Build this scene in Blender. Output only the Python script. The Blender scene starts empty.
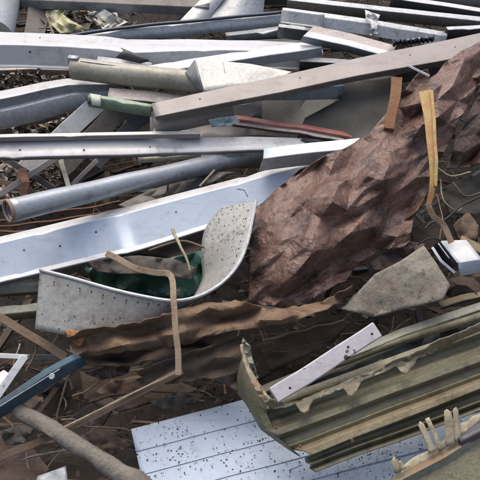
import bpy, bmesh, math, random
from mathutils import Vector, noise, Matrix
from mathutils.geometry import delaunay_2d_cdt
R = math.radians
random.seed(11)
scene = bpy.context.scene
C = scene.collection

# ------------------------------------------------------------------ camera
CAM = Vector((0, 0, 2.0)); PITCH = 30.0; FOV = 40.0
FPX = 240 / math.tan(R(FOV / 2))
cd = bpy.data.cameras.new('camera'); cam = bpy.data.objects.new('camera', cd); C.objects.link(cam)
cam.location = CAM; cam.rotation_euler = (R(90 - PITCH), 0, 0)
cd.sensor_width = 36; cd.sensor_height = 36; cd.angle = R(FOV); cd.clip_start = .05; cd.clip_end = 2000
scene.camera = cam
FW = Vector((0, math.cos(R(PITCH)), -math.sin(R(PITCH))))
UP = Vector((0, math.sin(R(PITCH)), math.cos(R(PITCH))))
RT = Vector((1, 0, 0))
SL = 25.0
HN = Vector((0, -math.sin(R(SL)), math.cos(R(SL))))       # normal of the heap's slope
HC = CAM + FW * 2.8                                        # a point on the slope

def ray(px, py):
    return (FW + RT * ((px - 240) / FPX) + UP * ((240 - py) / FPX))
def P(px, py, h=0.0):
    """where the line of sight meets the slope raised by h metres"""
    d = ray(px, py); t = (HC + HN * h - CAM).dot(HN) / d.dot(HN)
    return CAM + d * t
def scl(p):
    return (p - CAM).dot(FW) / FPX
def dep(p):
    d = (p - CAM); return math.degrees(math.atan2(-d.z, math.hypot(d.x, d.y)))

# ------------------------------------------------------------------ materials
MATS = {}
def mat(key, col, rough=.45, metal=0.0, dirt=(.10, .085, .065), amt=.35, speck=0.0, bump=.25, spcol=(.03, .025, .02), scale=1.0, spscale=70, fine=.12, rust=None, crease=0.0):
    if key in MATS: return MATS[key]
    m = bpy.data.materials.new(key); m.use_nodes = True; MATS[key] = m
    nt = m.node_tree; N = nt.nodes; L = nt.links
    b = N['Principled BSDF']; b.inputs['Roughness'].default_value = rough; b.inputs['Metallic'].default_value = metal
    tc = N.new('ShaderNodeTexCoord'); oi = N.new('ShaderNodeObjectInfo')
    mu = N.new('ShaderNodeMath'); mu.operation = 'MULTIPLY'; mu.inputs[1].default_value = 37.0
    L.new(oi.outputs['Random'], mu.inputs[0])
    ad = N.new('ShaderNodeVectorMath'); ad.operation = 'ADD'
    L.new(tc.outputs['Object'], ad.inputs[0]); L.new(mu.outputs[0], ad.inputs[1])
    def nz(s, det=6, ro=.6):
        n = N.new('ShaderNodeTexNoise'); n.inputs['Scale'].default_value = s * scale
        n.inputs['Detail'].default_value = det; n.inputs['Roughness'].default_value = ro
        L.new(ad.outputs[0], n.inputs['Vector']); return n.outputs['Fac']
    def ramp(src, a, b_):
        r = N.new('ShaderNodeMapRange'); r.inputs[1].default_value = a; r.inputs[2].default_value = b_
        L.new(src, r.inputs[0]); return r.outputs[0]
    def mul(a, k):
        x = N.new('ShaderNodeMath'); x.operation = 'MULTIPLY'; L.new(a, x.inputs[0])
        if isinstance(k, float): x.inputs[1].default_value = k
        else: L.new(k, x.inputs[1])
        return x.outputs[0]
    def mix(f, a, c):
        x = N.new('ShaderNodeMix'); x.data_type = 'RGBA'; L.new(f, x.inputs[0])
        if isinstance(a, tuple): x.inputs[6].default_value = (*a, 1)
        else: L.new(a, x.inputs[6])
        x.inputs[7].default_value = (*c, 1); return x.outputs[2]
    big = nz(5.5, 8, .65); fi = nz(70, 5, .7); mid = nz(22, 6, .7)
    dk = tuple(c * (1 - fine * 3.2) for c in col)
    c0 = mix(ramp(fi, .35, .75), tuple(col), dk)
    c1 = mix(mul(ramp(big, .46, .72), amt), c0, dirt)
    c2 = mix(mul(ramp(mid, .56, .68), amt * .8), c1, tuple(c * .6 for c in dirt))
    mp = N.new('ShaderNodeMapping'); mp.inputs['Scale'].default_value = (3, 70, 70); mp.inputs['Rotation'].default_value = (0, 0, .12); L.new(ad.outputs[0], mp.inputs[0])
    sn = N.new('ShaderNodeTexNoise'); sn.inputs['Scale'].default_value = 1; sn.inputs['Detail'].default_value = 4; L.new(mp.outputs[0], sn.inputs['Vector'])
    c2 = mix(mul(ramp(sn.outputs['Fac'], .57, .70), min(.8, amt * 1.1)), c2, tuple(a * .45 + d * .35 for a, d in zip(col, dirt)))
    if rust:
        c2 = mix(ramp(nz(9, 8, .72), .52, .6), c2, rust)
    if speck:
        v = N.new('ShaderNodeTexVoronoi'); v.inputs['Scale'].default_value = spscale; v.inputs['Randomness'].default_value = 1
        nn = N.new('ShaderNodeTexNoise'); nn.inputs['Scale'].default_value = spscale * 1.6; nn.inputs['Detail'].default_value = 3; L.new(ad.outputs[0], nn.inputs['Vector'])
        sc_ = N.new('ShaderNodeVectorMath'); sc_.operation = 'SCALE'; sc_.inputs['Scale'].default_value = .9 / spscale; L.new(nn.outputs['Color'], sc_.inputs[0])
        a2 = N.new('ShaderNodeVectorMath'); a2.operation = 'ADD'; L.new(ad.outputs[0], a2.inputs[0]); L.new(sc_.outputs[0], a2.inputs[1])
        L.new(a2.outputs[0], v.inputs['Vector'])
        g = ramp(nz(9, 4), .62 - speck * .3, .70 - speck * .3)
        sep = N.new('ShaderNodeSeparateColor'); L.new(v.outputs['Color'], sep.inputs[0])
        th_ = N.new('ShaderNodeMath'); th_.operation = 'POWER'; L.new(sep.outputs[1], th_.inputs[0]); th_.inputs[1].default_value = 2.2
        t2 = N.new('ShaderNodeMath'); t2.operation = 'MULTIPLY_ADD'; L.new(th_.outputs[0], t2.inputs[0]); t2.inputs[1].default_value = .34; t2.inputs[2].default_value = .10
        df = N.new('ShaderNodeMath'); df.operation = 'SUBTRACT'; L.new(t2.outputs[0], df.inputs[0]); L.new(v.outputs['Distance'], df.inputs[1])
        f = ramp(df.outputs[0], 0.0, .06)
        g2 = ramp(sep.outputs[0], .45, .55)
        c2 = mix(mul(mul(f, g), g2), c2, spcol)
    L.new(c2, b.inputs['Base Color'])
    rr = N.new('ShaderNodeMapRange'); rr.inputs[3].default_value = max(.05, rough - .12); rr.inputs[4].default_value = min(1, rough + .25)
    L.new(big, rr.inputs[0]); L.new(rr.outputs[0], b.inputs['Roughness'])
    bp = N.new('ShaderNodeBump'); bp.inputs['Strength'].default_value = bump; bp.inputs['Distance'].default_value = .004
    mm = N.new('ShaderNodeMath'); mm.operation = 'ADD'; L.new(mid, mm.inputs[0]); L.new(fi, mm.inputs[1])
    if crease:
        hsrc = mm.outputs[0]
        for sc_c, k_c in ((11, 1.0), (27, .45)):
            n3 = N.new('ShaderNodeTexNoise'); n3.inputs['Scale'].default_value = sc_c * .7; n3.inputs['Detail'].default_value = 3; L.new(ad.outputs[0], n3.inputs['Vector'])
            s3 = N.new('ShaderNodeVectorMath'); s3.operation = 'SCALE'; s3.inputs['Scale'].default_value = 1.6 / sc_c; L.new(n3.outputs['Color'], s3.inputs[0])
            a3 = N.new('ShaderNodeVectorMath'); a3.operation = 'ADD'; L.new(ad.outputs[0], a3.inputs[0]); L.new(s3.outputs[0], a3.inputs[1])
            v3 = N.new('ShaderNodeTexVoronoi'); v3.feature = 'F1'; v3.distance = 'MANHATTAN'; v3.inputs['Scale'].default_value = sc_c; L.new(a3.outputs[0], v3.inputs['Vector'])
            ma = N.new('ShaderNodeMath'); ma.operation = 'MULTIPLY_ADD'; L.new(v3.outputs['Distance'], ma.inputs[0]); ma.inputs[1].default_value = crease * k_c; L.new(hsrc, ma.inputs[2]); hsrc = ma.outputs[0]
            ve = N.new('ShaderNodeTexVoronoi'); ve.feature = 'DISTANCE_TO_EDGE'; ve.inputs['Scale'].default_value = sc_c * .8; L.new(a3.outputs[0], ve.inputs['Vector'])
            wear_glint = mul(mul(ramp(ve.outputs['Distance'], .035, .0), ramp(mid, .5, .66)), .38)  # pale creases: worn edges, with crease highlights put into the colour
            c2 = mix(wear_glint, c2, tuple(min(1, x * 2.6 + .03) for x in col))
        L.new(c2, b.inputs['Base Color'])
        mm = ma
    L.new(mm.outputs[0], bp.inputs['Height']); L.new(bp.outputs[0], b.inputs['Normal'])
    return m

W   = mat('white_coated_metal', (.58, .59, .60), .30, .05, (.30, .26, .21), .42, fine=.04, bump=.12)
WB  = mat('bluish_white_metal', (.58, .66, .76), .26, .1, (.34, .34, .33), .25, fine=.03, bump=.08)
CRM = mat('cream_sheet', (.64, .63, .58), .4, 0, (.45, .42, .36), .3)
GR  = mat('grey_metal', (.33, .35, .37), .38, .25, (.14, .13, .12), .45)
GRL = mat('light_grey_metal', (.50, .52, .54), .38, .2, (.20, .19, .17), .4)
GRB = mat('blue_grey_metal', (.24, .29, .34), .35, .3, (.10, .10, .10), .4)
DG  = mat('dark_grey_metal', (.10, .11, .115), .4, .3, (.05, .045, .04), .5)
DKB = mat('dark_blue_edge', (.07, .09, .13), .4, .2)
TP  = mat('taupe_coated_metal', (.27, .24, .228), .36, 0, (.18, .15, .13), .45, fine=.04, bump=.12)
TPD = mat('dark_taupe_metal', (.15, .135, .12), .5, .1, (.06, .05, .04), .5)
BGE = mat('beige_gutter_metal', (.40, .385, .32), .4, .1, (.18, .16, .11), .5)
PKB = mat('pinkish_beige_metal', (.50, .45, .42), .45)
GNL = mat('pale_green_metal', (.31, .40, .29), .45, 0, (.22, .24, .16), .3)
GALV= mat('galvanised_steel', (.40, .43, .46), .30, .5, (.16, .15, .14), .4, fine=.05, bump=.1)
RUST= mat('rust', (.19, .09, .055), .8, .1, (.10, .045, .03), .6, bump=.8)
BRS = mat('brown_roof_sheet', (.155, .087, .066), .27, 0.12, (.21, .14, .105), .6, bump=.75, rust=(.06, .033, .026), scale=1.3, crease=2.0)
BRS2= mat('brown_roof_sheet_dark', (.10, .056, .045), .4, 0, (.14, .10, .08), .5, bump=.75, rust=(.04, .026, .022), crease=2.0)
RCL = mat('rusty_brown_sheet', (.22, .145, .088), .75, 0, (.07, .042, .03), .75, bump=.9, rust=(.11, .06, .038), scale=1.6)
RCL2= mat('dark_rusty_sheet', (.11, .075, .055), .7, 0, (.05, .035, .028), .7, bump=.9, rust=(.08, .05, .04), scale=1.8)
CON = mat('speckled_galvanised_plate', (.36, .365, .35), .55, .1, (.20, .175, .135), .75, speck=.55, spscale=95, spcol=(.12, .11, .10))
STN = mat('mottled_slate', (.30, .275, .225), .8, 0, (.07, .065, .058), 1.0, bump=.9, rust=(.19, .15, .115), scale=1.5)
OLV = mat('olive_roof_metal', (.18, .17, .105), .42, .05, (.075, .062, .035), .75, bump=.6)
OLT = mat('tan_edge_metal', (.24, .205, .125), .6, 0, (.12, .09, .055), .75, bump=.8, rust=(.20, .135, .08))
OLG = mat('grey_olive_metal', (.25, .26, .21), .5, .05, (.10, .09, .06), .5)
SID = mat('speckled_white_siding', (.52, .61, .73), .5, 0, (.36, .39, .42), .3, fine=.04, bump=.15, speck=1.3, spscale=115, spcol=(.05, .05, .06))
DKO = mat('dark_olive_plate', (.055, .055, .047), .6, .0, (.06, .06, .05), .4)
OLE = mat('torn_tan_edge', (.25, .22, .145), .5, .1, (.10, .08, .05), .9, bump=.25, rust=(.17, .10, .06))
TEAL= mat('teal_painted_steel', (.055, .115, .15), .4, .2, (.05, .05, .05), .7)
WOOD= mat('grey_weathered_wood', (.22, .20, .17), .85, 0, (.12, .10, .08), .6, bump=.9, scale=1.6)
WDB = mat('brown_wood', (.19, .135, .09), .8, 0, (.08, .055, .04), .6, bump=.8)
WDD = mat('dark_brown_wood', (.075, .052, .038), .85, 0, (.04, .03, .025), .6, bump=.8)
LAV = mat('pale_lavender_paint', (.43, .42, .45), .55, 0, (.24, .22, .21), .5, fine=.05, speck=.5, spscale=45)
YEL = mat('yellow_ochre_strip', (.38, .26, .085), .6, 0, (.22, .14, .06), .6, rust=(.30, .14, .05), scale=2)
TAN = mat('tan_strip', (.28, .215, .145), .7, 0, (.16, .11, .07), .6, rust=(.18, .10, .06), scale=2)
ORG = mat('orange_rust_wood', (.25, .125, .06), .8, 0, (.15, .07, .04), .6, bump=.9, scale=2)
RED = mat('red_painted_metal', (.34, .12, .10), .45, 0, (.40, .28, .25), .6, scale=2)
RDD = mat('dark_red_metal', (.13, .055, .05), .5)
PLW = mat('white_plastic', (.66, .68, .68), .45, 0, (.45, .45, .42), .4)
GPL = mat('green_plastic', (.008, .055, .032), .25, 0, (.02, .05, .03), .5, rust=(.01, .035, .022))
FAB = mat('grey_brown_cloth', (.10, .088, .075), .9, 0, (.06, .05, .04), .7, bump=1)
BLK = mat('black_metal', (.018, .018, .02), .35, 0, (.05, .05, .05), .3)
WSP = mat('pale_splintered_board', (.40, .355, .25), .8, 0, (.14, .11, .07), .8, bump=.2, scale=1.8)
PUR = mat('dark_purple_metal', (.09, .08, .09), .4)
CHR = mat('bright_metal', (.75, .77, .82), .2, .6)
BLU = mat('blue_marker', (.08, .12, .22), .5)
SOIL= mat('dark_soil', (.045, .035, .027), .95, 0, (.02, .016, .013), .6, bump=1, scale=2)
GND = mat('ground_earth', (.09, .075, .058), .95, 0, (.09, .08, .06), .7, bump=1)
TUR = mat('turquoise_film', (.30, .40, .39), .4, 0, (.6, .6, .6), .6, scale=3)
YLP = mat('pale_yellow_plastic', (.50, .48, .27), .5, 0, (.5, .48, .4), .5, scale=2)

# ------------------------------------------------------------------ objects
def tag(o, label=None, cat=None, group=None, kind=None):
    if label: o['label'] = label
    if cat: o['category'] = cat
    if group: o['group'] = group
    if kind: o['kind'] = kind
    return o

def link(name, verts, faces, mats, parent=None, midx=None, thick=0, bevel=0, smooth=30, wob=0.0, wf=5.0):
    vs = [Vector(v) for v in verts]
    if wob:
        sd = Vector((random.random() * 9, random.random() * 9, random.random() * 9))
        vs = [v + noise.noise_vector(v * wf + sd) * wob for v in vs]
    org = sum(vs, Vector()) / len(vs)
    org.z = min(v.z for v in vs)
    base = parent.location if parent else Vector()
    if parent:                                   # children keep their own origin relative to the parent
        loc = org - base if not parent.parent else org - parent.location - parent.parent.location
    else: loc = org
    me = bpy.data.meshes.new(name); me.from_pydata([v - org for v in vs], [], faces)
    for m in (mats if isinstance(mats, (list, tuple)) else [mats]): me.materials.append(m)
    if midx:
        for p, i in zip(me.polygons, midx): p.material_index = i
    bm = bmesh.new(); bm.from_mesh(me); bmesh.ops.recalc_face_normals(bm, faces=bm.faces); bm.to_mesh(me); bm.free()
    for p in me.polygons: p.use_smooth = True
    me.set_sharp_from_angle(angle=R(smooth))
    o = bpy.data.objects.new(name, me); C.objects.link(o); o.location = loc
    if parent: o.parent = parent
    if bevel:
        b = o.modifiers.new('bevel', 'BEVEL'); b.width = bevel; b.segments = 2; b.limit_method = 'ANGLE'; b.angle_limit = R(35)
    if thick:
        s = o.modifiers.new('solid', 'SOLIDIFY'); s.thickness = thick; s.offset = 0; s.use_even_offset = False
    return o

def resample(pts, step):
    out = []
    for a, b in zip(pts, pts[1:]):
        n = max(1, int(math.dist(a[:2], b[:2]) / step))
        for i in range(n):
            t = i / n; out.append(tuple(a[k] + (b[k] - a[k]) * t for k in range(len(a))))
    out.append(tuple(pts[-1])); return out

def full(path):
    return [tuple(p) + (0.2, 1.0)[len(p) - 2:] if len(p) < 4 else tuple(p) for p in path]

def beam(name, path, faces, kind='box', thick=.003, back=None, bevel=.002, wob=.0025, cut=0.0, parent=None, cut2=0.0, curl=None, step=7, wf=5.0):  # fronts often take a darker material than tops, so shade is in the colour
    """sheet-metal profile. path = its upper edge as (x, y, h[, scale]); faces = (height, tilt, material) going downwards."""
    path = resample(full(path), step)
    pts = [P(a[0], a[1], a[2]) for a in path]
    rings = []; mats = []; n = len(pts)
    for f in faces:
        if f[2] not in mats: mats.append(f[2])
    for i, p in enumerate(pts):
        t = (pts[min(i + 1, n - 1)] - pts[max(i - 1, 0)]).normalized()
        v = (p - CAM).normalized(); th = dep(p)
        D = t.cross(v); D.normalize()
        if D.dot(UP) > 0: D = -D
        N_ = t.cross(D).normalized()
        if N_.dot(v) > 0: N_ = -N_
        s = scl(p) * path[i][3]
        q = p.copy(); ring = [q.copy()]; dirs = []
        acc = 0
        for (px, tilt, m) in faces:
            ph = R(90 - th - tilt); c = math.cos(ph)
            ln = px * s / max(c, .18)
            d = D * c + N_ * math.sin(ph)
            q = q + d * ln; ring.append(q.copy()); dirs.append(d * ln)
        if kind in ('box', 'c', 'boxc'):
            d = dirs[1] if len(dirs) > 1 else (D * .3 - N_ * .95) * .04
            if len(dirs) < 2: ring.append(ring[-1] + d)
            extra = ring[0] + d
            ring.insert(0, extra)
        # slanted cut of the ends
        if cut and i == 0:
            ring = [r + t * (cut * s * k / (len(ring) - 1)) for k, r in enumerate(ring)]
        if cut2 and i == n - 1:
            ring = [r + t * (cut2 * s * k / (len(ring) - 1)) for k, r in enumerate(ring)]
        rings.append(ring)
    for q in range(n // 7):
        i = random.randrange(n); j = random.randrange(len(rings[0])); am = random.uniform(.002, .007)
        dv = Vector((random.gauss(0, .4), random.gauss(0, .6), -abs(random.gauss(0, 1)))).normalized() * am
        rings[i][j] = rings[i][j] + dv
        if i + 1 < n: rings[i + 1][j] = rings[i + 1][j] + dv * .5
    k = len(rings[0]); verts = [v for r in rings for v in r]; fs = []; mi = []
    fm = [mats.index(f[2]) for f in faces]
    if kind in ('box', 'c', 'boxc'):
        lst = [fm[0]] + fm + ([fm[-1]] if len(faces) < 2 else [])
    else: lst = fm
    segs = [(j, j + 1) for j in range(k - 1)]
    if kind in ('box', 'boxc'): segs.append((k - 1, 0))
    for i in range(n - 1):
        for j, (a, b) in enumerate(segs):
            fs.append((i * k + a, i * k + b, (i + 1) * k + b, (i + 1) * k + a))
            mi.append(lst[j] if j < len(lst) else lst[-1])
    if kind == 'boxc':
        fs.append(tuple(range(k))); fs.append(tuple((n - 1) * k + j for j in range(k))); mi += [fm[-1], fm[-1]]
        thick = 0
    return link(name, verts, fs, mats, parent, mi, thick=thick, bevel=bevel, wob=wob, wf=wf)

def bar(name, path, w, t, m, parent=None, roll=0.0, wob=.004, bevel=.0015, rnd=False, step=6, wf=8.0, taper=1.0):
    """solid bar along the path's centre line; w in photo px, t in metres; rnd = round branch"""
    if rnd and len(path) > 2: path = SM(path)
    path = resample(full(path), min(step, 4) if rnd else step); pts = [P(a[0], a[1], a[2]) for a in path]; n = len(pts); verts = []; fs = []
    k = 8 if rnd else 4
    for i, p in enumerate(pts):
        tt = (pts[min(i + 1, n - 1)] - pts[max(i - 1, 0)]).normalized()
        v = (p - CAM).normalized(); D = tt.cross(v).normalized(); N_ = tt.cross(D).normalized()
        if N_.dot(v) > 0: N_ = -N_
        D, N_ = D * math.cos(R(roll)) + N_ * math.sin(R(roll)), N_ * math.cos(R(roll)) - D * math.sin(R(roll))
        hw = w * scl(p) * path[i][3] / 2 * (1 + (taper - 1) * i / (n - 1))
        if rnd:
            for j in range(k):
                a = j * math.tau / k; verts.append(p + D * math.cos(a) * hw + N_ * math.sin(a) * hw)
        else:
            for (sx, sy) in ((-1, 0), (1, 0), (1, -1), (-1, -1)): verts.append(p + D * hw * sx + N_ * t * sy)
    for i in range(n - 1):
        for j in range(k):
            fs.append((i * k + j, i * k + (j + 1) % k, (i + 1) * k + (j + 1) % k, (i + 1) * k + j))
    fs.append(tuple(range(k))); fs.append(tuple((n - 1) * k + j for j in range(k)))
    return link(name, verts, fs, m, parent, bevel=bevel if not rnd else 0, wob=wob, wf=wf, smooth=50 if rnd else 30)

def SM(c, k=5):
    out = []; n = len(c)
    for i in range(n - 1):
        p0, p1, p2, p3 = [Vector(c[max(0, min(n - 1, i + d))]) for d in (-1, 0, 1, 2)]
        for j in range(k):
            t = j / k; out.append(tuple(.5 * ((2 * p1) + (p2 - p0) * t + (2 * p0 - 5 * p1 + 4 * p2 - p3) * t * t + (3 * p1 - p0 - 3 * p2 + p3) * t ** 3)))
    out.append(tuple(c[-1])); return out
def tube(name, path, r, m, parent=None, k=32, thick=.004, wob=.003, a0=0, a1=360, squash=1.0):
    """hollow pipe or part-round gutter along a centre line, r in photo px"""
    path = resample(full(path), 8); pts = [P(a[0], a[1], a[2]) for a in path]; n = len(pts); verts = []; fs = []
    closed = (a1 - a0) >= 360
    kk = k if closed else k + 1
    r0 = r * scl(pts[0]) 
    for i, p in enumerate(pts):
        tt = (pts[min(i + 1, n - 1)] - pts[max(i - 1, 0)]).normalized()
        X = tt.cross(Vector((0, 0, 1))).normalized(); Z = X.cross(tt).normalized()
        rr = (r0 if m is GALV else r * scl(p)) * path[i][3]
        for j in range(kk):
            a = R(a0 + (a1 - a0) * j / k); verts.append(p + X * math.cos(a) * rr + Z * math.sin(a) * rr * squash)
    for i in range(n - 1):
        for j in range(k):
            j2 = (j + 1) % kk if closed else j + 1
            fs.append((i * kk + j, i * kk + j2, (i + 1) * kk + j2, (i + 1) * kk + j))
    return link(name, verts, fs, m, parent, thick=thick, wob=wob, smooth=40)

def loft(name, curves, mats, midx=None, n=40, thick=.003, wob=.004, wf=6, parent=None, hf=None, sub=1, smooth=30, bevel=0):
    """sheet through a row of curves, each a polyline of (x, y, h)"""
    def along(c, t):
        L = [0]
        for a, b in zip(c, c[1:]): L.append(L[-1] + math.dist(a[:2], b[:2]))
        d = t * L[-1]
        for i in range(len(c) - 1):
            if d <= L[i + 1] + 1e-9:
                u = (d - L[i]) / max(L[i + 1] - L[i], 1e-9)
                return [c[i][q] + (c[i + 1][q] - c[i][q]) * u for q in range(3)]
        return list(c[-1])
    rows = []
    for ci in range(len(curves)):
        rows.append([along(curves[ci], i / n) for i in range(n + 1)])
    R2 = []; src = []
    for ci in range(len(rows) - 1):
        for s in range(sub):
            u = s / sub
            R2.append([[a[q] + (b[q] - a[q]) * u for q in range(3)] for a, b in zip(rows[ci], rows[ci + 1])]); src.append(ci)
    R2.append(rows[-1])
    verts = []
    for r in R2:
        for (x, y, h) in r:
            if hf: h += hf(x, y)
            verts.append(P(x, y, h))
    m = n + 1; fs = []; mi = []
    for j in range(len(R2) - 1):
        for i in range(n):
            fs.append((j * m + i, j * m + i + 1, (j + 1) * m + i + 1, (j + 1) * m + i)); mi.append(midx[src[j]] if midx else 0)
    return link(name, verts, fs, mats, parent, mi, thick=thick, wob=wob, wf=wf, smooth=smooth, bevel=bevel)

def inside(x, y, poly):
    r = False; j = len(poly) - 1
    for i in range(len(poly)):
        if (poly[i][1] > y) != (poly[j][1] > y) and x < (poly[j][0] - poly[i][0]) * (y - poly[i][1]) / (poly[j][1] - poly[i][1]) + poly[i][0]: r = not r
        j = i
    return r

def sheet(name, outline, m, ctrl=(), sp=12, amp=.02, hf=None, thick=.003, jag=0.0, sub=1, amp2=.004, parent=None, smooth=22, seed=1, aniso=None, relax=0, wr=0.0, j2=0.0):
    """crumpled sheet with an irregular outline; (x, y, h) corners, random creases inside"""
    rnd = random.Random(seed)
    cps = list(outline) + list(ctrl)
    def base(x, y):
        sw = s = 0
        for c in cps:
            w = 1 / (((x - c[0]) ** 2 + (y - c[1]) ** 2) ** 1.25 + 1); sw += w; s += w * c[2]
        return s / sw
    ca, sa, st = (math.cos(R(aniso[0])), math.sin(R(aniso[0])), aniso[1]) if aniso else (1, 0, 1)
    def d2(a, b):
        dx, dy = a[0] - b[0], a[1] - b[1]; u = (dx * ca - dy * sa) / st; w = dx * sa + dy * ca; return u * u + w * w
    def tr(p): return Vector(((p[0] * ca - p[1] * sa) / st, p[0] * sa + p[1] * ca))
    def un(p): u = p[0] * st; w = p[1]; return (u * ca + w * sa, -u * sa + w * ca)
    out = resample(list(outline) + [outline[0]], sp * .7)[:-1]
    o2 = [((x + rnd.uniform(-jag, jag)), (y + rnd.uniform(-jag, jag))) for x, y, h in out]
    pts = []; xs = [p[0] for p in o2]; ys = [p[1] for p in o2]
    tries = 0
    while tries < 14000:
        tries += 1
        x = rnd.uniform(min(xs), max(xs)); y = rnd.uniform(min(ys), max(ys))
        if not inside(x, y, o2): continue
        if any(d2((x, y), q) < (sp * .8) ** 2 for q in pts): continue
        if any(d2((x, y), q) < (sp * .45) ** 2 for q in o2): continue
        pts.append((x, y))
    allp = [tr(p) for p in o2 + pts]
    res = delaunay_2d_cdt(allp, [], [list(range(len(o2)))], 1, 1e-4)
    V, F = [Vector(un(q)) for q in res[0]], res[2]
    def hh(x, y):
        return base(x, y) + (hf(x, y) if hf else 0)
    h = [hh(v.x, v.y) + rnd.uniform(-amp, amp) for v in V]
    verts = [P(v.x, v.y, hv) for v, hv in zip(V, h)]
    bm = bmesh.new(); bv = [bm.verts.new(v) for v in verts]
    for f in F: bm.faces.new([bv[i] for i in f])
    for s in range(sub):
        bmesh.ops.subdivide_edges(bm, edges=bm.edges[:], cuts=1, use_grid_fill=True)
        a = amp2 / (s + 1)
        if j2:
            for v in bm.verts: v.co += (v.co - CAM).normalized() * rnd.uniform(-j2, j2) / (s + 1) ** 1.6 * (1 if s < 2 else 0)
        for v in bm.verts:
            vd = (v.co - CAM).normalized()
            v.co += vd * noise.noise(v.co * 14 * (s + 1)) * a * 2.5
    if relax:
        inner = [v for v in bm.verts if not v.is_boundary]
        for q in range(relax): bmesh.ops.smooth_vert(bm, verts=inner, factor=.5, use_axis_x=True, use_axis_y=True, use_axis_z=True)
    if wr:
        for v in bm.verts:
            vd = (v.co - CAM).normalized(); q = v.co * 9; ww = noise.noise_vector(q * .5) * 1.2; q = q + ww
            r1 = 1 - abs(noise.noise(q)) * 2; r2 = 1 - abs(noise.noise(q * 2.3 + Vector((4, 4, 4)))) * 2
            v.co -= vd * wr * (r1 * abs(r1) + .5 * r2)
    bmesh.ops.triangulate(bm, faces=bm.faces[:])
    verts = [v.co.copy() for v in bm.verts]; bm.verts.index_update()
    fs = [tuple(v.index for v in f.verts) for f in bm.faces]; bm.free()
    return link(name, verts, fs, m, parent, thick=thick, smooth=smooth)

def disc(name, x, y, h, r, t, m, parent=None, nrm=None, k=14):
    """bolt or screw head"""
    c = P(x, y, h); s = scl(c) * r; N_ = (nrm or HN).normalized(); A = N_.cross(RT).normalized(); B = N_.cross(A); v = []; f = []
    for q, rr in ((0, 1), (t, .92)):
        for j in range(k): a = j * math.tau / k; v.append(c + (A * math.cos(a) + B * math.sin(a)) * s * rr + N_ * q)
    for j in range(k): f.append((j, (j + 1) % k, k + (j + 1) % k, k + j))
    f.append(tuple(range(k, 2 * k))); f.append(tuple(range(k)))
    return link(name, v, f, m, parent)

# ================================================================== THE SETTING
g = bpy.data.meshes.new('ground'); g.from_pydata([(-400, -400, 0), (400, -400, 0), (400, 400, 0), (-400, 400, 0)], [], [(0, 1, 2, 3)])
g.materials.append(GND); go = bpy.data.objects.new('ground', g); C.objects.link(go); go['kind'] = 'structure'
def mound_z(x, y):
    z = .6 + (y - 2.42) * math.tan(R(SL)) - .36
    z = min(z, 1.62 - (y - 5.6) * .1) if y > 4.5 else z
    if y > 5.4: z -= (y - 5.4) ** 2 * .5
    if abs(x) > 2.6: z -= (abs(x) - 2.6) ** 2 * .6
    z += .07 * noise.noise(Vector((x * 2.2, y * 2.2, 0))) + .03 * noise.noise(Vector((x * 9, y * 9, 3)))
    edge = max(abs(x) - 3.6, y - 6.2, .5 - y, 0)
    return max(z, .035 + .05 * noise.noise(Vector((x * 4, y * 4, 8))) - edge * .25)
v = []; f = []; nx, ny = 150, 120
for j in range(ny + 1):
    for i in range(nx + 1):
        x = -5.5 + 11 * i / nx; y = .3 + 8.2 * j / ny; v.append((x, y, mound_z(x, y)))
for j in range(ny):
    for i in range(nx): f.append((j * (nx + 1) + i, j * (nx + 1) + i + 1, (j + 1) * (nx + 1) + i + 1, (j + 1) * (nx + 1) + i))
mo = link('terrain', v, f, SOIL, smooth=180); mo['kind'] = 'structure'

# uncountable small stuff under and between the metal
def scatter(name, label, cat, count, mats, maker, area=None, hr=(-.34, -.05), seed=3):
    rnd = random.Random(seed); V = []; F = []; M = []
    for q in range(count):
        if area:
            x0, y0, x1, y1 = rnd.choice(area); c = P(rnd.uniform(x0, x1), rnd.uniform(y0, y1), rnd.uniform(*hr))
        else:
            x = rnd.uniform(-3, 3); y = rnd.uniform(.9, 5.4); hh = rnd.random() ** 1.6
            c = Vector((x, y, mound_z(x, y) + .01 + hh * (hr[1] - hr[0])))
        vv, ff = maker(c, rnd); b = len(V); V += vv; F += [tuple(b + i for i in t) for t in ff]; k = rnd.randrange(len(mats)); M += [k] * len(ff)
    o = link(name, V, F, mats, midx=M); tag(o, label, cat, kind='stuff'); return o
def mk_leaf(c, rnd, s0=.004, s1=.022):
    s = s0 + (s1 - s0) * rnd.random() ** 2.2; A = Vector((rnd.gauss(0, 1), rnd.gauss(0, 1), rnd.gauss(0, .5))).normalized()
    B = A.cross(Vector((rnd.gauss(0, .5), rnd.gauss(0, .5), 1))).normalized(); N_ = A.cross(B)
    w = rnd.uniform(.25, .75); bend = rnd.uniform(-.5, .5); vs = [c + N_ * s * .1]
    for k in range(6):
        a = k * math.tau / 6; q = rnd.uniform(.7, 1.15)
        vs.append(c + A * s * math.cos(a) * q + B * s * w * math.sin(a) * q + N_ * s * bend * abs(math.sin(a)) + N_ * s * .25 * math.cos(a) * bend)
    return vs, [(0, k + 1, (k + 1) % 6 + 1) for k in range(6)]
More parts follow.
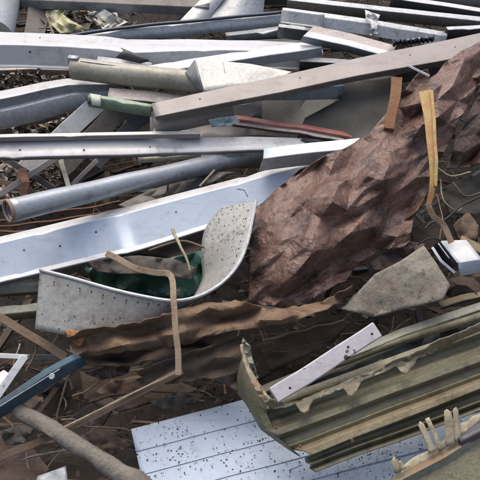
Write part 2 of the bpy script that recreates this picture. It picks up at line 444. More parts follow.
def mk_twig(c, rnd, r0=.0012, r1=.005, l0=.08, l1=.45):
    l = rnd.uniform(l0, l1); r = rnd.uniform(r0, r1)
    A = Vector((rnd.gauss(0, 1), rnd.gauss(0, .6), rnd.gauss(0, .25))).normalized(); bnd = Vector((rnd.gauss(0, 1), rnd.gauss(0, 1), rnd.gauss(0, .6))) * l * .12
    vs = []; fs = []; n = 5
    for i in range(n):
        t = i / (n - 1); p = c + A * l * (t - .5) + bnd * math.sin(t * 3.1) + noise.noise_vector(c * 20 + A * t * 3) * l * .04
        X = A.cross(Vector((0, 0, 1))).normalized(); Z = X.cross(A); rr = r * (1 - .5 * t)
        for j in range(4): a = j * math.pi / 2; vs.append(p + X * math.cos(a) * rr + Z * math.sin(a) * rr)
    for i in range(n - 1):
        for j in range(4): fs.append((i * 4 + j, i * 4 + (j + 1) % 4, i * 4 + 4 + (j + 1) % 4, i * 4 + 4 + j))
    fs += [(0, 1, 2, 3), (16, 17, 18, 19)]
    return vs, fs
def mk_shard(c, rnd):
    l = rnd.uniform(.08, .5); w = rnd.uniform(.008, .035); t = rnd.uniform(.003, .02)
    A = Vector((rnd.gauss(0, 1), rnd.gauss(0, .7), rnd.gauss(0, .2))).normalized(); B = A.cross(Vector((rnd.gauss(0, .4), rnd.gauss(0, .4), 1))).normalized(); N_ = A.cross(B)
    vs = []
    for sa in (-.5, .5):
        for sb, sn in ((-1, 0), (1, 0), (1, 1), (-1, 1)): vs.append(c + A * l * (sa + rnd.uniform(-.06, .06)) + B * w * sb * .5 + N_ * t * sn)
    return vs, [(0, 1, 2, 3), (4, 5, 6, 7), (0, 1, 5, 4), (1, 2, 6, 5), (2, 3, 7, 6), (3, 0, 4, 7)]
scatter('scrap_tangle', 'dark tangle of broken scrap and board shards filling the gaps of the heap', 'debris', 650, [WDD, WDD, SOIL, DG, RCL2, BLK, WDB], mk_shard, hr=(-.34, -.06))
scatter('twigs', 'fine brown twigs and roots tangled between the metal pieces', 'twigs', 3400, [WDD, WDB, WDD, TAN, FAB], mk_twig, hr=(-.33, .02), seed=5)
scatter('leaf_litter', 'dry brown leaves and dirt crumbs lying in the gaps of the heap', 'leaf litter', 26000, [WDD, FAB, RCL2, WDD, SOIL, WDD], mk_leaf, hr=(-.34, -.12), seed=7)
scatter('pale_litter', 'pale dry leaves and paper scraps at the upper left between the grey beams', 'litter', 1300,
        [PLW, CRM, TAN, PKB, FAB, WDB, WDD, YLP], lambda c, r: mk_leaf(c, r, .014, .05),
        area=[(45, 8, 135, 34), (-10, 64, 66, 92), (15, 112, 70, 132), (60, 60, 75, 85)], hr=(-.08, .07), seed=9)
scatter('pink_litter', 'pinkish brown bark crumbs under the broad white beam at the left', 'litter', 2200,
        [PKB, TP, WDB, RCL2, TAN, FAB], lambda c, r: mk_leaf(c, r, .008, .026), area=[(-15, 62, 68, 96), (0, 155, 60, 205)], hr=(-.02, .10), seed=10)

scatter('dirt_crumbs', 'dark dirt crumbs and leaf bits scattered over the speckled siding and beams', 'dirt', 420,
        [WDD, WDB, SOIL, TAN], lambda c, r: mk_leaf(c, r, .0015, .0055), area=[(140, 415, 320, 478), (330, 440, 470, 478)], hr=(.250, .256), seed=19)
# ================================================================== THINGS: top left to bottom right
exec_order = []
# ---- top edge
o = beam('metal_bar', [(20, -8, .12), (210, 0, .12)], [(7, 25, TPD), (8, 115, GR)]); tag(o, 'dull grey-brown beam along the very top edge, left of centre', 'metal bar')
o = beam('metal_bar', [(-60, -20, .05), (300, -14, .05)], [(8, 25, GR), (10, 115, DG)]); tag(o, 'dark grey beam crossing behind at the upper edge', 'metal bar')
# bucket
def bucket():
    c0 = P(-12, 36, .10); c1 = P(-8, -30, .16); A = (c1 - c0).normalized(); X = A.cross(FW).normalized(); Y = A.cross(X)
    vs = []; fs = []; n = 32; rows = 12
    for i in range(rows + 1):
        t = i / rows; p = c0.lerp(c1, t); r = .12 + .06 * t
        for j in range(n): a = j * math.tau / n; vs.append(p + X * math.cos(a) * r + Y * math.sin(a) * r)
    for i in range(rows):
        for j in range(n): fs.append((i * n + j, i * n + (j + 1) % n, (i + 1) * n + (j + 1) % n, (i + 1) * n + j))
    fs.append(tuple(range(n)))
    return link('plastic_bucket', vs, fs, PLW, thick=.003, wob=.006)
tag(bucket(), 'dirty white plastic bucket in the top left corner', 'bucket')
o = bar('post_stub', [(41, 0, .08), (33, 42, .04)], 20, .06, TPD); tag(o, 'dark grey-brown post stub beside the white bucket', 'post')
o = sheet('plastic_wrapper', [(46, 11, .06), (58, 10, .08), (70, 20, .1), (83, 27, .08), (80, 33, .05), (60, 33, .04), (52, 26, .04)], YLP, sp=6, amp=.02, sub=2, relax=1, wr=.004, smooth=40, seed=4); tag(o, 'pale yellow crumpled wrapper among litter near the upper left', 'wrapper')
o = sheet('paper_scrap', [(92, 18, .05), (104, 8, .09), (112, 14, .08), (128, 22, .06), (118, 27, .04), (104, 30, .04)], CRM, sp=6, amp=.025, sub=2, relax=1, wr=.004, smooth=40, seed=5); tag(o, 'creamy crumpled paper scrap between the top beam and dark-rimmed channel', 'paper')
o = bar('bent_branch', [(46, 14, .14), (50, 26, .14), (56, 38, .12)], 2.2, 0, TAN, rnd=True); tag(o, 'thin pale curved twig beside the yellow wrapper', 'twig')
# white folded panel top centre
p = loft('folded_sheet', [[(176, 25, .08), (222, -22, .18)], [(206, 23, .08), (240, -22, .16)]], W, n=8, thick=.004)
q = loft('folded_edge', [[(206, 23, .081), (217, 0, .12), (240, -22, .161)], [(262, 17, .04), (264, 0, .07), (268, -22, .12)]], GRL, n=8, parent=p)
tag(p, 'white folded sheet rising to a peak at the top centre', 'sheet')
# dark rimmed channel
p = beam('rimmed_channel', [(60, 38, .15), (120, 27.5, .15), (285, 11.5, .15)], [(5, 50, W), (9, 68, GRL)], kind='l', wob=.004, thick=.004)
q = tube('rim', [(60, 37.5, .158), (120, 28, .158), (285, 12, .158)], 1.3, DKB, parent=p, k=10); tag(p, 'grey channel with a dark blue rim crossing below the white peaked sheet', 'channel')
o = beam('metal_bar', [(250, 34, .08), (330, 30, .08)], [(4, 25, GR), (12, 110, DG)]); tag(o, 'short dark beam end behind the white bar near the top centre', 'metal bar')
o = beam('metal_strip', [(125, 44, .10), (260, 40, .11), (330, 36, .1)], [(4, 25, DG), (6, 100, DG)], kind='l'); tag(o, 'blackish strip in the gap above the square white bar', 'strip')
# broad white beam upper left
o = beam('broad_bar', [(-70, 28, .30), (0, 32, .30), (60, 34, .30), (106, 36.5, .30), (127, 40, .28), (210, 40, .26, .8), (320, 43, .22, .75)],
         [(12, 15, W), (19, 90, W), (2.5, 30, W)], kind='l', wob=.006); tag(o, 'broad white-topped beam running right from the left edge near the top', 'metal bar')
o = loft('corner_bracket', [[(116, 57.5, .335), (140, 63.5, .325)], [(124, 50, .345), (149, 61, .335)], [(121, 48, .32), (146, 58, .31)]], BLK, n=6, thick=.004, wob=.001); tag(o, 'small black triangular bracket lying on the broad white beam', 'bracket')
o = beam('metal_strip', [(98, 56, .30), (152, 63, .29)], [(7, 40, GRL), (2, 115, GR)], kind='l'); tag(o, 'short light grey slat just above the beige gutter', 'slat')
# beige gutter
p = tube('gutter_pipe', [(73, 68.5, .33), (204, 83, .33)], 10.5, BGE, wob=.006); tag(p, 'beige round gutter pipe ending under the white flap', 'gutter')
beam('end_clip', [(69, 55, .385), (79, 56, .385)], [(3, 20, GRL), (8, 110, GR)], parent=p, wob=0)
bar('seam', [(80, 61, .38), (198, 76, .375)], 1.2, .003, GRL, parent=p, wob=.001)
o = beam('metal_strip', [(110, 88, .30), (150, 91, .30), (192, 97, .29)], [(10, 35, PKB), (2, 115, TP)], kind='l'); tag(o, 'pinkish beige slat between the beige gutter and green channel', 'slat')
# square white bar
p = beam('square_bar', [(128, 69, .28), (196, 58, .31), (319, 39.5, .36)], [(8, 18, W), (8, 108, GRL)], wob=.003)  # white all round; the front's shade is put into its greyer material
tag(p, 'square white bar ending open near the top centre', 'bar')
# cream flap
p = sheet('cream_flap', [(195, 59, .44), (228, 62, .44), (250, 64, .43), (292, 72, .41), (265, 85, .41), (204, 91, .42)], CRM, sp=16, amp=.002, thick=.003)
loft('folded_side', [[(185, 73, .38), (195, 59.5, .438)], [(196, 87, .38), (203.5, 91, .418)]], GR, n=6, parent=p, wob=.001)
bar('slit', [(223, 62, .4445), (225, 72, .441)], .8, .001, GR, parent=p, wob=0)
tag(p, 'creamy white bent flap tucked under the long taupe beam', 'sheet')
# long taupe beam
p = beam('long_bar', [(152, 104, .47, .85), (232, 86, .48, .95), (350, 60, .49, 1.08), (480, 33, .50, 1.25), (560, 17, .50, 1.3)],
         [(15.5, 28, TP), (4.5, 118, TPD)], wob=.004, wf=3); tag(p, 'long taupe beam rising from the centre left to the top right edge', 'metal bar')  # underside shade is painted in with the darker taupe
beam('end_plate', [(153, 119, .42), (232, 102.5, .42)], [(17, 80, TP)], kind='l', parent=p, wob=.002)
# double beam at left
o = beam('double_bar', [(-70, 104, .24), (0, 91, .25, 1.0), (68, 78.5, .25, .85), (113, 79.5, .24, .62)],
         [(7.5, 15, W), (9, 100, GR), (2.5, 20, GRL), (18, 78, GRL)], kind='l', wob=.004); tag(o, 'stepped double beam at the left edge, white strip on top', 'metal bar')  # grey fronts paint in the shade below the lit white top
# green channel
p = beam('green_channel', [(89, 94, .32), (153, 104, .32)], [(2.5, 10, GNL), (10, 85, GNL)], kind='c', cut=2)
loft('end_lip', [[(90, 93.5, .336), (101, 95.2, .336)], [(92, 105, .315), (101, 106.5, .315)]], mat('lighter_pale_green', (.50, .55, .46), .5), n=4, parent=p, wob=0)  # end piece in a lighter green than the channel
loft('dark_end', [[(86, 94, .32), (90, 93.5, .333)], [(88, 104, .30), (92, 105, .312)]], DG, n=3, parent=p, wob=0); tag(p, 'pale green channel butting against the left end of the taupe beam', 'channel')  # dark sheet paints in the shade of the channel's open end
# diagonal boards
o = bar('diagonal_board', [(102, 100, .20), (88, 112, .20), (20, 174, .14)], 18, .02, W); tag(o, 'light grey board running diagonally below the green channel', 'board')
o = bar('diagonal_board', [(136, 100, .18), (112, 118, .18), (60, 170, .12)], 19, .02, TPD); tag(o, 'dark taupe board just right of the diagonal light grey board', 'board')
o = bar('diagonal_board', [(160, 108, .17), (136, 122, .17), (95, 165, .10)], 14, .02, DG); tag(o, 'blackish narrow board under the white rail, behind the taupe one', 'board')
# white rail
p = beam('white_rail', [(-70, 142, .36), (0, 140.5, .36), (120, 138.5, .36), (250, 137, .34, .8), (330, 139, .30, .6)], [(16, 42, W), (3, 100, TP)], kind='l', thick=.004, wob=.003)
beam('top_lip', [(-70, 136, .385), (0, 134.5, .385), (120, 132, .385), (200, 131, .38)], [(3, 20, CRM), (4, 115, TP)], kind='box', parent=p, wob=.002)
tag(p, 'long white horizontal rail with a raised lip, above the grey pipe', 'rail')
o = sheet('dull_panel', [(150, 112, .30), (232, 94, .33), (262, 96, .33), (262, 140, .24), (200, 142, .24), (150, 136, .25)], TP, sp=20, amp=.006); tag(o, 'dull taupe panel in shade beneath the taupe beam', 'panel')
# grey pipe
PIPE = [(8, 211, .60), (268, 151, .20)]
_a, _b = P(*PIPE[0]), P(*PIPE[1])
p = tube('steel_pipe', PIPE, 11.0, GALV, wob=.003, thick=.005)
tag(p, 'grey round steel pipe with its open end near the left edge', 'pipe')
X = (_b - _a).cross(Vector((0, 0, 1))).normalized(); D_ = (_b - _a).normalized(); Z = X.cross(D_); rr_ = 11.0 * scl(_a)
vv = [_a + D_ * q + (X * math.cos(a * math.tau / 32) + Z * math.sin(a * math.tau / 32)) * rr_ for q in (-.003, .007) for a in range(32)]
link('rusty_rim', vv, [(a, (a + 1) % 32, 32 + (a + 1) % 32, 32 + a) for a in range(32)], mat('worn_rust_rim', (.34, .22, .17), .7), p, thick=.0075, smooth=60)
# big bluish beam
p = beam('wide_channel', [(-70, 254, .38), (0, 236.5, .38), (130, 206, .38), (300, 162, .36, .8), (370, 146, .34, .7)],
         [(6, 8, W), (2, 60, WB), (31, 50, WB), (4, 15, W), (3, 112, GR)], kind='l', thick=.004, wob=.004, wf=3)
tag(p, 'wide bluish white channel below the steel pipe', 'channel')
bar('pen_mark', [(237, 189, .395), (244, 190, .395), (248, 197, .392)], 1.0, .002, BLU, parent=p, wob=0)
# items below the taupe beam
p = beam('steel_bar', [(247, 85.5, .42), (343, 83.5, .42)], [(3, 10, WB), (12, 100, GRB)], wob=.003); tag(p, 'dark blue-grey beam with a bright top edge under the taupe beam', 'metal bar')
disc('bolt_hole', 285, 94, .41, 2.4, .004, RUST, p, nrm=-FW)
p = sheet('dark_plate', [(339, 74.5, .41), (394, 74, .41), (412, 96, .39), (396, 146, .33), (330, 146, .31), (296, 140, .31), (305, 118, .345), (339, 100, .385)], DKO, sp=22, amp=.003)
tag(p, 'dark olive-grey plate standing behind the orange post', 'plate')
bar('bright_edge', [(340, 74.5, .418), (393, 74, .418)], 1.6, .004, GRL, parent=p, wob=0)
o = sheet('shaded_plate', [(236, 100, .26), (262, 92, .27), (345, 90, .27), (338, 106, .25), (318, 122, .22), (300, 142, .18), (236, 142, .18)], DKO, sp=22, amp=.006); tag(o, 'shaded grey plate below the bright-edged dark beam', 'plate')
o = beam('dark_channel', [(250, 128, .29), (330, 137, .28), (400, 146, .25)], [(6, 40, TPD), (12, 100, DG)], kind='c'); tag(o, 'blackish channel under the red strip', 'channel')
p = beam('red_strip', [(234, 115.5, .36), (300, 124, .35), (334, 131, .34), (378, 139, .32)], [(3.5, 20, RED), (3, 95, RED), (2.5, 30, PKB), (2, 110, RDD)], kind='l', wob=.006)
tag(p, 'red metal strip with pink edge lying across the dark plates', 'strip')
o = sheet('film_scrap', [(208, 120, .40), (222, 117, .41), (236, 116, .41), (240, 122, .40), (228, 126, .39), (212, 127, .39)], TUR, sp=5, amp=.008); tag(o, 'pale turquoise film scrap left of the red strip', 'film')
# top right gutters
def clad(path, faces, label, nm='cladding_profile', **k):
    o = beam(nm, path, faces, k.pop('kind', 'c'), **k); tag(o, label, 'profile', 'long profiles stacked at the top right'); return o
clad([(330, -24, .30), (560, 2, .30)], [(6, 25, GRL), (9, 110, GR)], 'grey profile at the very top right corner, farthest back')
clad([(392, -5, .31), (560, 20, .31)], [(3.5, 20, W), (9, 110, DG)], 'dark profile with white edge near the top right corner')
clad([(288, -4, .34), (480, 17, .33), (560, 26, .33)], [(4, 20, GRL), (9, 90, TPD)], 'brownish profile lying just above the taped one at the top right')
clad([(446, 27, .36), (560, 21, .36)], [(3, 20, GRL), (9, 110, DG)], 'short dark profile emerging right of the taped profile end')
p = clad([(283, 7.5, .40), (326, 13, .40), (447, 32, .38)], [(4, 20, GRL), (11, 72, GRL)], 'blue-grey profile wrapped with white tape at the top right', kind='box')
beam('cover_strip', [(283.5, 8.5, .425), (325, 14, .425)], [(1.5, 20, CRM), (11, 75, GRL), (1.2, 20, CRM)], kind='l', parent=p, wob=.001)
sheet('tape', [(365, 10, .43), (373, 13, .44), (380, 15, .43), (377, 22, .42), (378, 34, .39), (370, 36, .385), (371, 22, .42), (366, 20, .42)], PLW, sp=4, amp=.008, parent=p, seed=8)
clad([(279, 24, .33), (312, 28.5, .33)], [(3, 25, GRL), (10, 105, DG)], 'short dark stub below the left end of the taped profile', kind='box')
o = beam('beige_board', [(314, 26, .40), (352, 34, .40), (396, 46, .39)], [(6.5, 20, PKB), (5, 35, W), (6, 115, GRB)], kind='l', cut=-9, wob=.002); tag(o, 'wedge-like board with beige and white faces above the taupe beam', 'board')
for path, fc, lb in (
        ([(-60, 70, .10), (30, 66, .10), (82, 68, .10)], [(3, 20, PKB), (5, 100, TP)], 'thin pinkish grey profile half buried below the broad white bar at the left'),
        ([(120, 56, .24), (210, 58, .24), (262, 54, .24)], [(4, 20, GRL), (6, 95, GR)], 'thin grey profile squeezed between the broad white bar and the beige gutter'),
        ([(300, 57, .22), (352, 60, .22)], [(4, 20, GRL), (9, 95, DG)], 'short grey profile showing right of the square white bar'),
        ([(225, 33, .13), (300, 24, .13), (322, 38, .12)], [(3, 20, GR), (7, 95, GR)], 'thin grey profile bent behind the wedge-like board'),
        ([(-40, 122, .12), (40, 116, .12), (64, 108, .12)], [(3, 25, GRL), (5, 95, GR)], 'thin grey profile in the gap above the white rail at the left edge'),
        ([(150, 146, .20), (230, 158, .20), (262, 158, .18)], [(4, 30, GR), (6, 95, TP)], 'taupe-grey profile crossing under the far end of the white rail'),
        ([(400, 30, .25), (560, 34, .25)], [(4, 25, GR), (6, 95, DG)], 'thin dark profile in the gap above the ribbed black strip'),
        ([(-40, 206, .16), (60, 196, .16), (140, 172, .16)], [(3, 25, TPD), (6, 95, TPD)], 'thin dark taupe profile passing behind the pipe mouth')):
    clad(path, fc, lb, nm='thin_profile', kind='l')
# ribbed black strip
cs = []
for k in range(2):
    c = []
    for i in range(21):
        x = 392 + 42 * i / 20; y = 41 - .12 * (x - 392) + (1.1 if i % 2 else -1.1) + k * 5 + random.uniform(-.6, .6); c.append((x, y, .44 + (.005 if i % 2 else -.005) - .02 * k))
    cs.append(c)
p = loft('ribbed_strip', cs, BLK, n=60, wob=0, thick=.004); tag(p, 'black ribbed strip with white tips behind the taupe beam', 'strip')
for x in (408, 413, 419, 426): disc('white_tip', x, 39.5 - .12 * (x - 408), .452, 1.2, .004, CHR, p, nrm=-FW)
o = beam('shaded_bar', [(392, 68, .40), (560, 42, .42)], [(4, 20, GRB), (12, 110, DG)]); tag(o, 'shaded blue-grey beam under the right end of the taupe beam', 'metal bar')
# short white box
p = beam('white_box_section', [(268, 148, .47), (310, 143, .47), (366, 137.5, .46), (410, 133, .44)], [(9.5, 12, WB), (12, 108, PKB)], kind='box', wob=.002, cut=-12)  # front of the white box is coloured darker to carry its shade
tag(p, 'short white box section with open end beside the crumpled brown sheet', 'box section')
# truss bits
o = bar('rusty_bar', [(8, 160, .22), (58, 192, .20)], 6, .02, BLK); tag(o, 'black bar crossing under the white rail at the left', 'bar')
o = bar('rusty_bar', [(-10, 201, .24), (26, 178, .25), (56, 158, .24)], 6, .015, TP); tag(o, 'taupe-brown bar rising to the right at the left edge', 'bar')
o = bar('rusty_bar', [(22, 168, .27), (26, 182, .28), (23, 196, .25)], 8, .03, RUST); tag(o, 'stubby rusty bar where the crossed bars meet', 'bar')
o = bar('rusty_bar', [(-10, 178, .20), (60, 200, .19)], 5, .015, WDB); tag(o, 'brown bar sinking right behind the steel pipe end', 'bar')
o = bar('thin_lath', [(61, 159, .27), (69, 188, .25)], 5, .01, OLG); tag(o, 'olive-grey upright lath between rail and pipe', 'lath')
o = bar('thin_lath', [(98, 160, .24), (72, 184, .22)], 4.5, .01, TP); tag(o, 'taupe lath slanting down left between rail and pipe', 'lath')
o = beam('beige_strip', [(138, 156, .29), (200, 151, .29)], [(7, 40, BGE)], kind='l'); tag(o, 'beige flat strip between the rail and the pipe', 'strip')
o = sheet('flat_scrap', [(118, 205, .25), (150, 190, .27), (214, 172, .28), (236, 172, .28), (200, 188, .26), (130, 210, .24)], TPD, sp=14, amp=.008); tag(o, 'dark taupe flat scrap in the gap below the pipe', 'scrap')
o = bar('pale_stick', [(200, 186, .33), (215, 170, .34)], 2, .006, WSP); tag(o, 'short pale stick between the pipe and the wide channel', 'stick')
o = bar('pale_stick', [(166, 197, .30), (168, 184, .31)], 1.8, .006, TAN); tag(o, 'tiny tan stick below the middle of the pipe', 'stick')
for k, (y, lb) in enumerate(((222, 'uppermost rusty rod under the pipe mouth at the left edge'), (227, 'middle rusty rod under the pipe mouth at the left edge'), (232, 'lowest rusty rod under the pipe mouth at the left edge'))):
    o = bar('rusty_rod', [(-20, y + 1, .28 - .01 * k), (58, y - 10 + 3 * k, .26), (120, y - 20 + 2 * k, .24)], 2.2, 0, RUST, rnd=True, wob=.008); tag(o, lb, 'rod', 'rusty rods')

# ---- big crumpled brown sheet
def tri(t): return abs((t % 1.0) - .5) * 2
def folds(x, y):
    """planar facets with sharp creases; the long folds run up to the right"""
    q = Vector((x * .011, y * .011, 0)); wx = noise.noise(q) ; wy = noise.noise(q + Vector((7, 3, 1))); wz = noise.noise(q * 2.3 + Vector((1, 9, 4)))
    a = R(40); u = x * math.cos(a) - y * math.sin(a); w = x * math.sin(a) + y * math.cos(a)
    return .055 * tri(w / 46 + wx * 1.1 + .12 * math.sin(u / 40)) + .034 * tri(w / 21 + u / 90 + wy * 1.5) + .026 * tri(u / 34 + w / 60 + wz * 1.2) + .014 * tri(u / 15 - w / 22 + wx * 2.4) + .03 * wz - .06

CR = [(247, 300, .38), (249, 268, .40), (252, 236, .42), (257, 208, .44), (275, 190, .46), (300, 170, .50), (325, 156, .53), (352, 146, .53), (370, 132, .53), (385, 116, .54), (398, 98, .55), (412, 80, .56),
      (420, 70, .58), (428, 68, .59), (431, 77, .56), (438, 74, .55), (446, 62, .57), (460, 50, .58), (480, 42, .58), (520, 30, .58), (520, 60, .56), (490, 62, .54), (478, 84, .52), (468, 104, .50), (452, 136, .48), (436, 168, .46),
      (426, 196, .44), (414, 218, .43), (408, 246, .40), (380, 250, .40), (360, 262, .40), (346, 280, .38), (330, 288, .38), (306, 304, .37), (284, 308, .36), (262, 306, .37)]
big = sheet('crumpled_sheet', CR, BRS, ctrl=[(330, 200, .60), (380, 170, .62), (300, 240, .55), (430, 110, .63), (350, 230, .56), (290, 270, .50), (455, 75, .64)], sp=11.5, amp=.019, hf=lambda x, y: .65 * folds(x, y), jag=1.2, sub=3, amp2=.0, thick=.003, seed=23, smooth=26, aniso=(40, 2.1), relax=1, wr=.002, j2=.0065)
tag(big, 'big crumpled brown metal sheet filling the right centre', 'metal sheet')
# pale chips stuck on it
for (x, y, r_) in ((377, 143, 3.5), (357, 194, 5)):
    pass
o = sheet('crumpled_sheet', [(446, 168, .34), (456, 140, .38), (470, 112, .41), (482, 84, .43), (500, 66, .44), (560, 70, .44), (560, 160, .36), (490, 160, .34), (470, 166, .32)], BRS2, sp=11.5, amp=.019, hf=lambda x, y: .65 * folds(x + 90, y), jag=1.2, sub=3, amp2=0, thick=.003, seed=5, smooth=26, aniso=(40, 2.1), relax=1, wr=.002, j2=.0065)
tag(o, 'smaller dark brown crumpled sheet at the right edge behind the big one', 'metal sheet')
# lower lavender torn flaps on the big sheet
# ---- posts and strips on top right
o = bar('orange_post', [(397, 77, .60), (395, 98, .59), (389, 128, .56)], 11, .03, ORG, taper=.9); tag(o, 'rusty orange wooden post sticking up beside the crumpled sheet', 'post')
o = bar('white_rod', [(407, 65, .63), (430, 76, .62)], 2.4, .006, W); tag(o, 'thin white rod above the orange post', 'rod')
p = bar('yellow_strip', SM([(425, 90, .72), (428, 112, .72), (432, 150, .71), (433, 182, .68), (429, 204, .64)]), 12, .004, YEL, wob=.003, taper=.42)
bar('raised_edge', [(431.5, 90, .735), (434, 120, .735), (436.5, 160, .72), (435, 186, .69)], 3.5, .012, YEL, parent=p, wob=.002)
bar('bent_tail', SM([(428, 203, .645), (433, 216, .62), (443, 225, .60), (451, 242, .58)]), 6, .006, TAN, parent=p, wob=.003)
tag(p, 'yellow ochre folded strip hanging down over the brown sheet', 'strip')

# ---- right recess
o = sheet('bark_piece', [(453, 226, .30), (459, 219, .32), (468, 213, .33), (479, 226, .33), (476, 238, .31), (464, 241, .29), (457, 238, .28)], WDB, sp=7, amp=.005, thick=.012, sub=2, relax=1, wr=.0025, smooth=50); tag(o, 'lumpy brown bark chunk in the hollow at the right edge', 'bark')
o = sheet('bark_piece', [(410, 232, .26), (440, 215, .28), (452, 235, .28), (432, 250, .25), (415, 252, .24)], WDD, sp=9, amp=.005, thick=.012, sub=2, relax=1, wr=.0025, smooth=50); tag(o, 'dark bark slab beneath the tail of the yellow strip', 'bark')
o = sheet('bark_piece', [(440, 190, .20), (470, 175, .22), (500, 190, .22), (480, 215, .2), (450, 214, .2)], FAB, sp=9, amp=.010, thick=.01, sub=2, relax=1, wr=.006, smooth=50); tag(o, 'grey-brown rag in the hollow right of the yellow strip', 'rag')
tw = [([(439, 168, .45), (452, 176, .46), (470, 172, .44)], 1.4, WSP, 'thin pale twig just right of the yellow strip'),
      ([(440, 180, .44), (444, 200, .45), (456, 210, .44), (462, 208, .42)], 1.5, TAN, 'thin forked twig beside the bend of the yellow strip'),
      ([(425, 228, .47), (432, 222, .48), (446, 220, .48), (462, 205, .46), (482, 196, .44)], 2.2, BLK, 'black wire curving across the hollow at the right'),
      ([(436, 195, .42), (442, 215, .43), (440, 240, .4)], 1.4, TAN, 'upright tan twig below the yellow strip bend'),
      ([(452, 182, .4), (466, 196, .4), (484, 190, .4)], 1.6, WDB, 'brown twig bending toward the right edge'),
      ([(418, 245, .42), (430, 238, .44), (445, 243, .43)], 1.6, BLK, 'short black wire above the chipped stone slab')]
for pth, w_, m_, lb in tw:
    o = bar('twig' if m_ != BLK else 'wire', pth, w_, 0, m_, rnd=True, wob=.005, wf=14); tag(o, lb, 'twig' if m_ != BLK else 'wire')
# small white box at right
def white_box():
    p = beam('box_offcut', [(444, 240, .52), (466, 237, .52)], [(22, 28, W)], kind='l', wob=0)
    return p
bx = loft('box_offcut', [[(441, 241, .55), (466, 240, .55)], [(458, 263, .54), (482, 259, .54)], [(460, 276, .50), (484, 271, .50)]], [W, WB], midx=[0, 1], n=6, wob=0, thick=.003)
tag(bx, 'small white box offcut with a black open side at the right edge', 'box')
loft('open_side', [[(441, 241, .549), (458, 263, .539)], [(434, 244, .50), (444, 262, .49), (452, 270, .49)], [(434, 247, .47), (452, 274, .46)]], BLK, n=6, wob=0, parent=bx)  # black sheet paints in the shade inside the open box
bar('steel_edge', [(432, 247, .53), (441, 261, .53), (455, 273, .52)], 3, .01, GALV, parent=bx, wob=0)
bar('steel_edge', [(438, 243, .545), (449, 258, .54)], 1.2, .006, CHR, parent=bx, wob=0)
bar('steel_edge', [(441, 241, .556), (458, 263, .546)], 1.6, .006, CHR, parent=bx, wob=0)
o = beam('olive_strip', [(462, 236, .46), (520, 262, .44)], [(8, 25, OLT), (5, 110, OLG)], kind='c'); tag(o, 'tan-olive strip passing behind the white box offcut', 'strip')
# stone fragment
p = sheet('slate_slab', [(341, 309, .42), (359, 291, .45), (375, 274, .48), (399, 262, .49), (424, 246, .52), (437, 265, .515), (450, 285, .50), (443, 300, .48), (408, 308, .455), (374, 317, .42)],
          STN, sp=20, amp=.0015, jag=.25, sub=2, amp2=.0015, thick=.009, seed=6, smooth=20); tag(p, 'mottled grey-beige stone slab beneath the white box offcut', 'slab')
o = beam('pale_strip', [(438, 302, .40), (460, 295, .41), (500, 286, .41)], [(6, 30, OLT), (2, 110, WDD)], kind='l'); tag(o, 'pale tan strip at the right edge below the stone slab', 'strip')
o = sheet('dark_rag', [(444, 282, .40), (450, 272, .42), (520, 266, .42), (520, 292, .38), (444, 300, .37)], WDD, sp=12, amp=.015, thick=.006); tag(o, 'dark brown rag right of the stone slab', 'rag')
o = sheet('brown_flap', [(370, 262, .36), (402, 240, .40), (426, 244, .38), (400, 262, .36), (378, 278, .34)], BRS2, sp=9, amp=.01); tag(o, 'small dark brown flap between crumpled sheet and stone slab', 'flap')

# ---- left middle
o = beam('olive_rail', [(-60, 285, .30), (42, 279, .30)], [(5, 25, OLG), (7, 80, OLG), (3, 110, OLV)], kind='c'); tag(o, 'olive-grey rail at the left edge, upper of two behind the perforated band', 'rail')
o = beam('olive_rail', [(-60, 312, .27), (44, 302, .27)], [(8, 30, OLG), (7, 90, OLV)], kind='c'); tag(o, 'wider olive rail at the left edge, lower of two behind the band', 'rail')
o = bar('brown_stick', [(-20, 308, .37), (8, 322, .37), (66, 357, .35)], 8, .02, WDB); tag(o, 'brown stick running from the left edge down to the teal beam tip', 'stick')
# interior of the bent band
o = sheet('green_plastic', [(84, 268, .36), (110, 266, .38), (150, 262, .38), (204, 250, .38), (208, 290, .34), (180, 302, .32), (130, 298, .30), (95, 286, .32)], GPL, sp=10, amp=.012, hf=lambda x, y: .05 * noise.noise(Vector((x * .04, y * .12, 0))), thick=.003, seed=13, smooth=60)
tag(o, 'dark green shiny plastic lying inside the bent perforated band', 'plastic')
o = sheet('grey_rag', [(88, 262, .40), (108, 258, .43), (140, 256, .43), (176, 260, .42), (196, 268, .41), (192, 280, .38), (160, 274, .41), (120, 274, .41), (96, 272, .38)], FAB, sp=8, amp=.014, thick=.006, sub=2, relax=3, wr=.006, smooth=60, seed=14); tag(o, 'grey-brown rag on top of the green plastic', 'rag')
o = sheet('brown_clod', [(150, 228, .25), (200, 220, .27), (206, 245, .28), (190, 262, .28), (160, 256, .27), (120, 254, .25), (110, 240, .24)], WDD, sp=10, amp=.01, thick=.01, sub=2, relax=2, wr=.006, smooth=50, seed=15); tag(o, 'dark brown rotten board in the gap behind the rag', 'board')
o = bar('pale_twig', [(173, 229, .46), (180, 246, .47), (186, 256, .47), (190, 270, .45)], 3.4, 0, WSP, rnd=True, wob=.006, wf=14, taper=.6); tag(o, 'pale forked twig hanging under the wide bluish channel', 'twig')
o = bar('brown_twig', [(150, 250, .42), (180, 240, .44), (205, 246, .43)], 2.4, 0, WDB, rnd=True, wob=.006); tag(o, 'brown twig lying behind the bend of the band', 'twig')

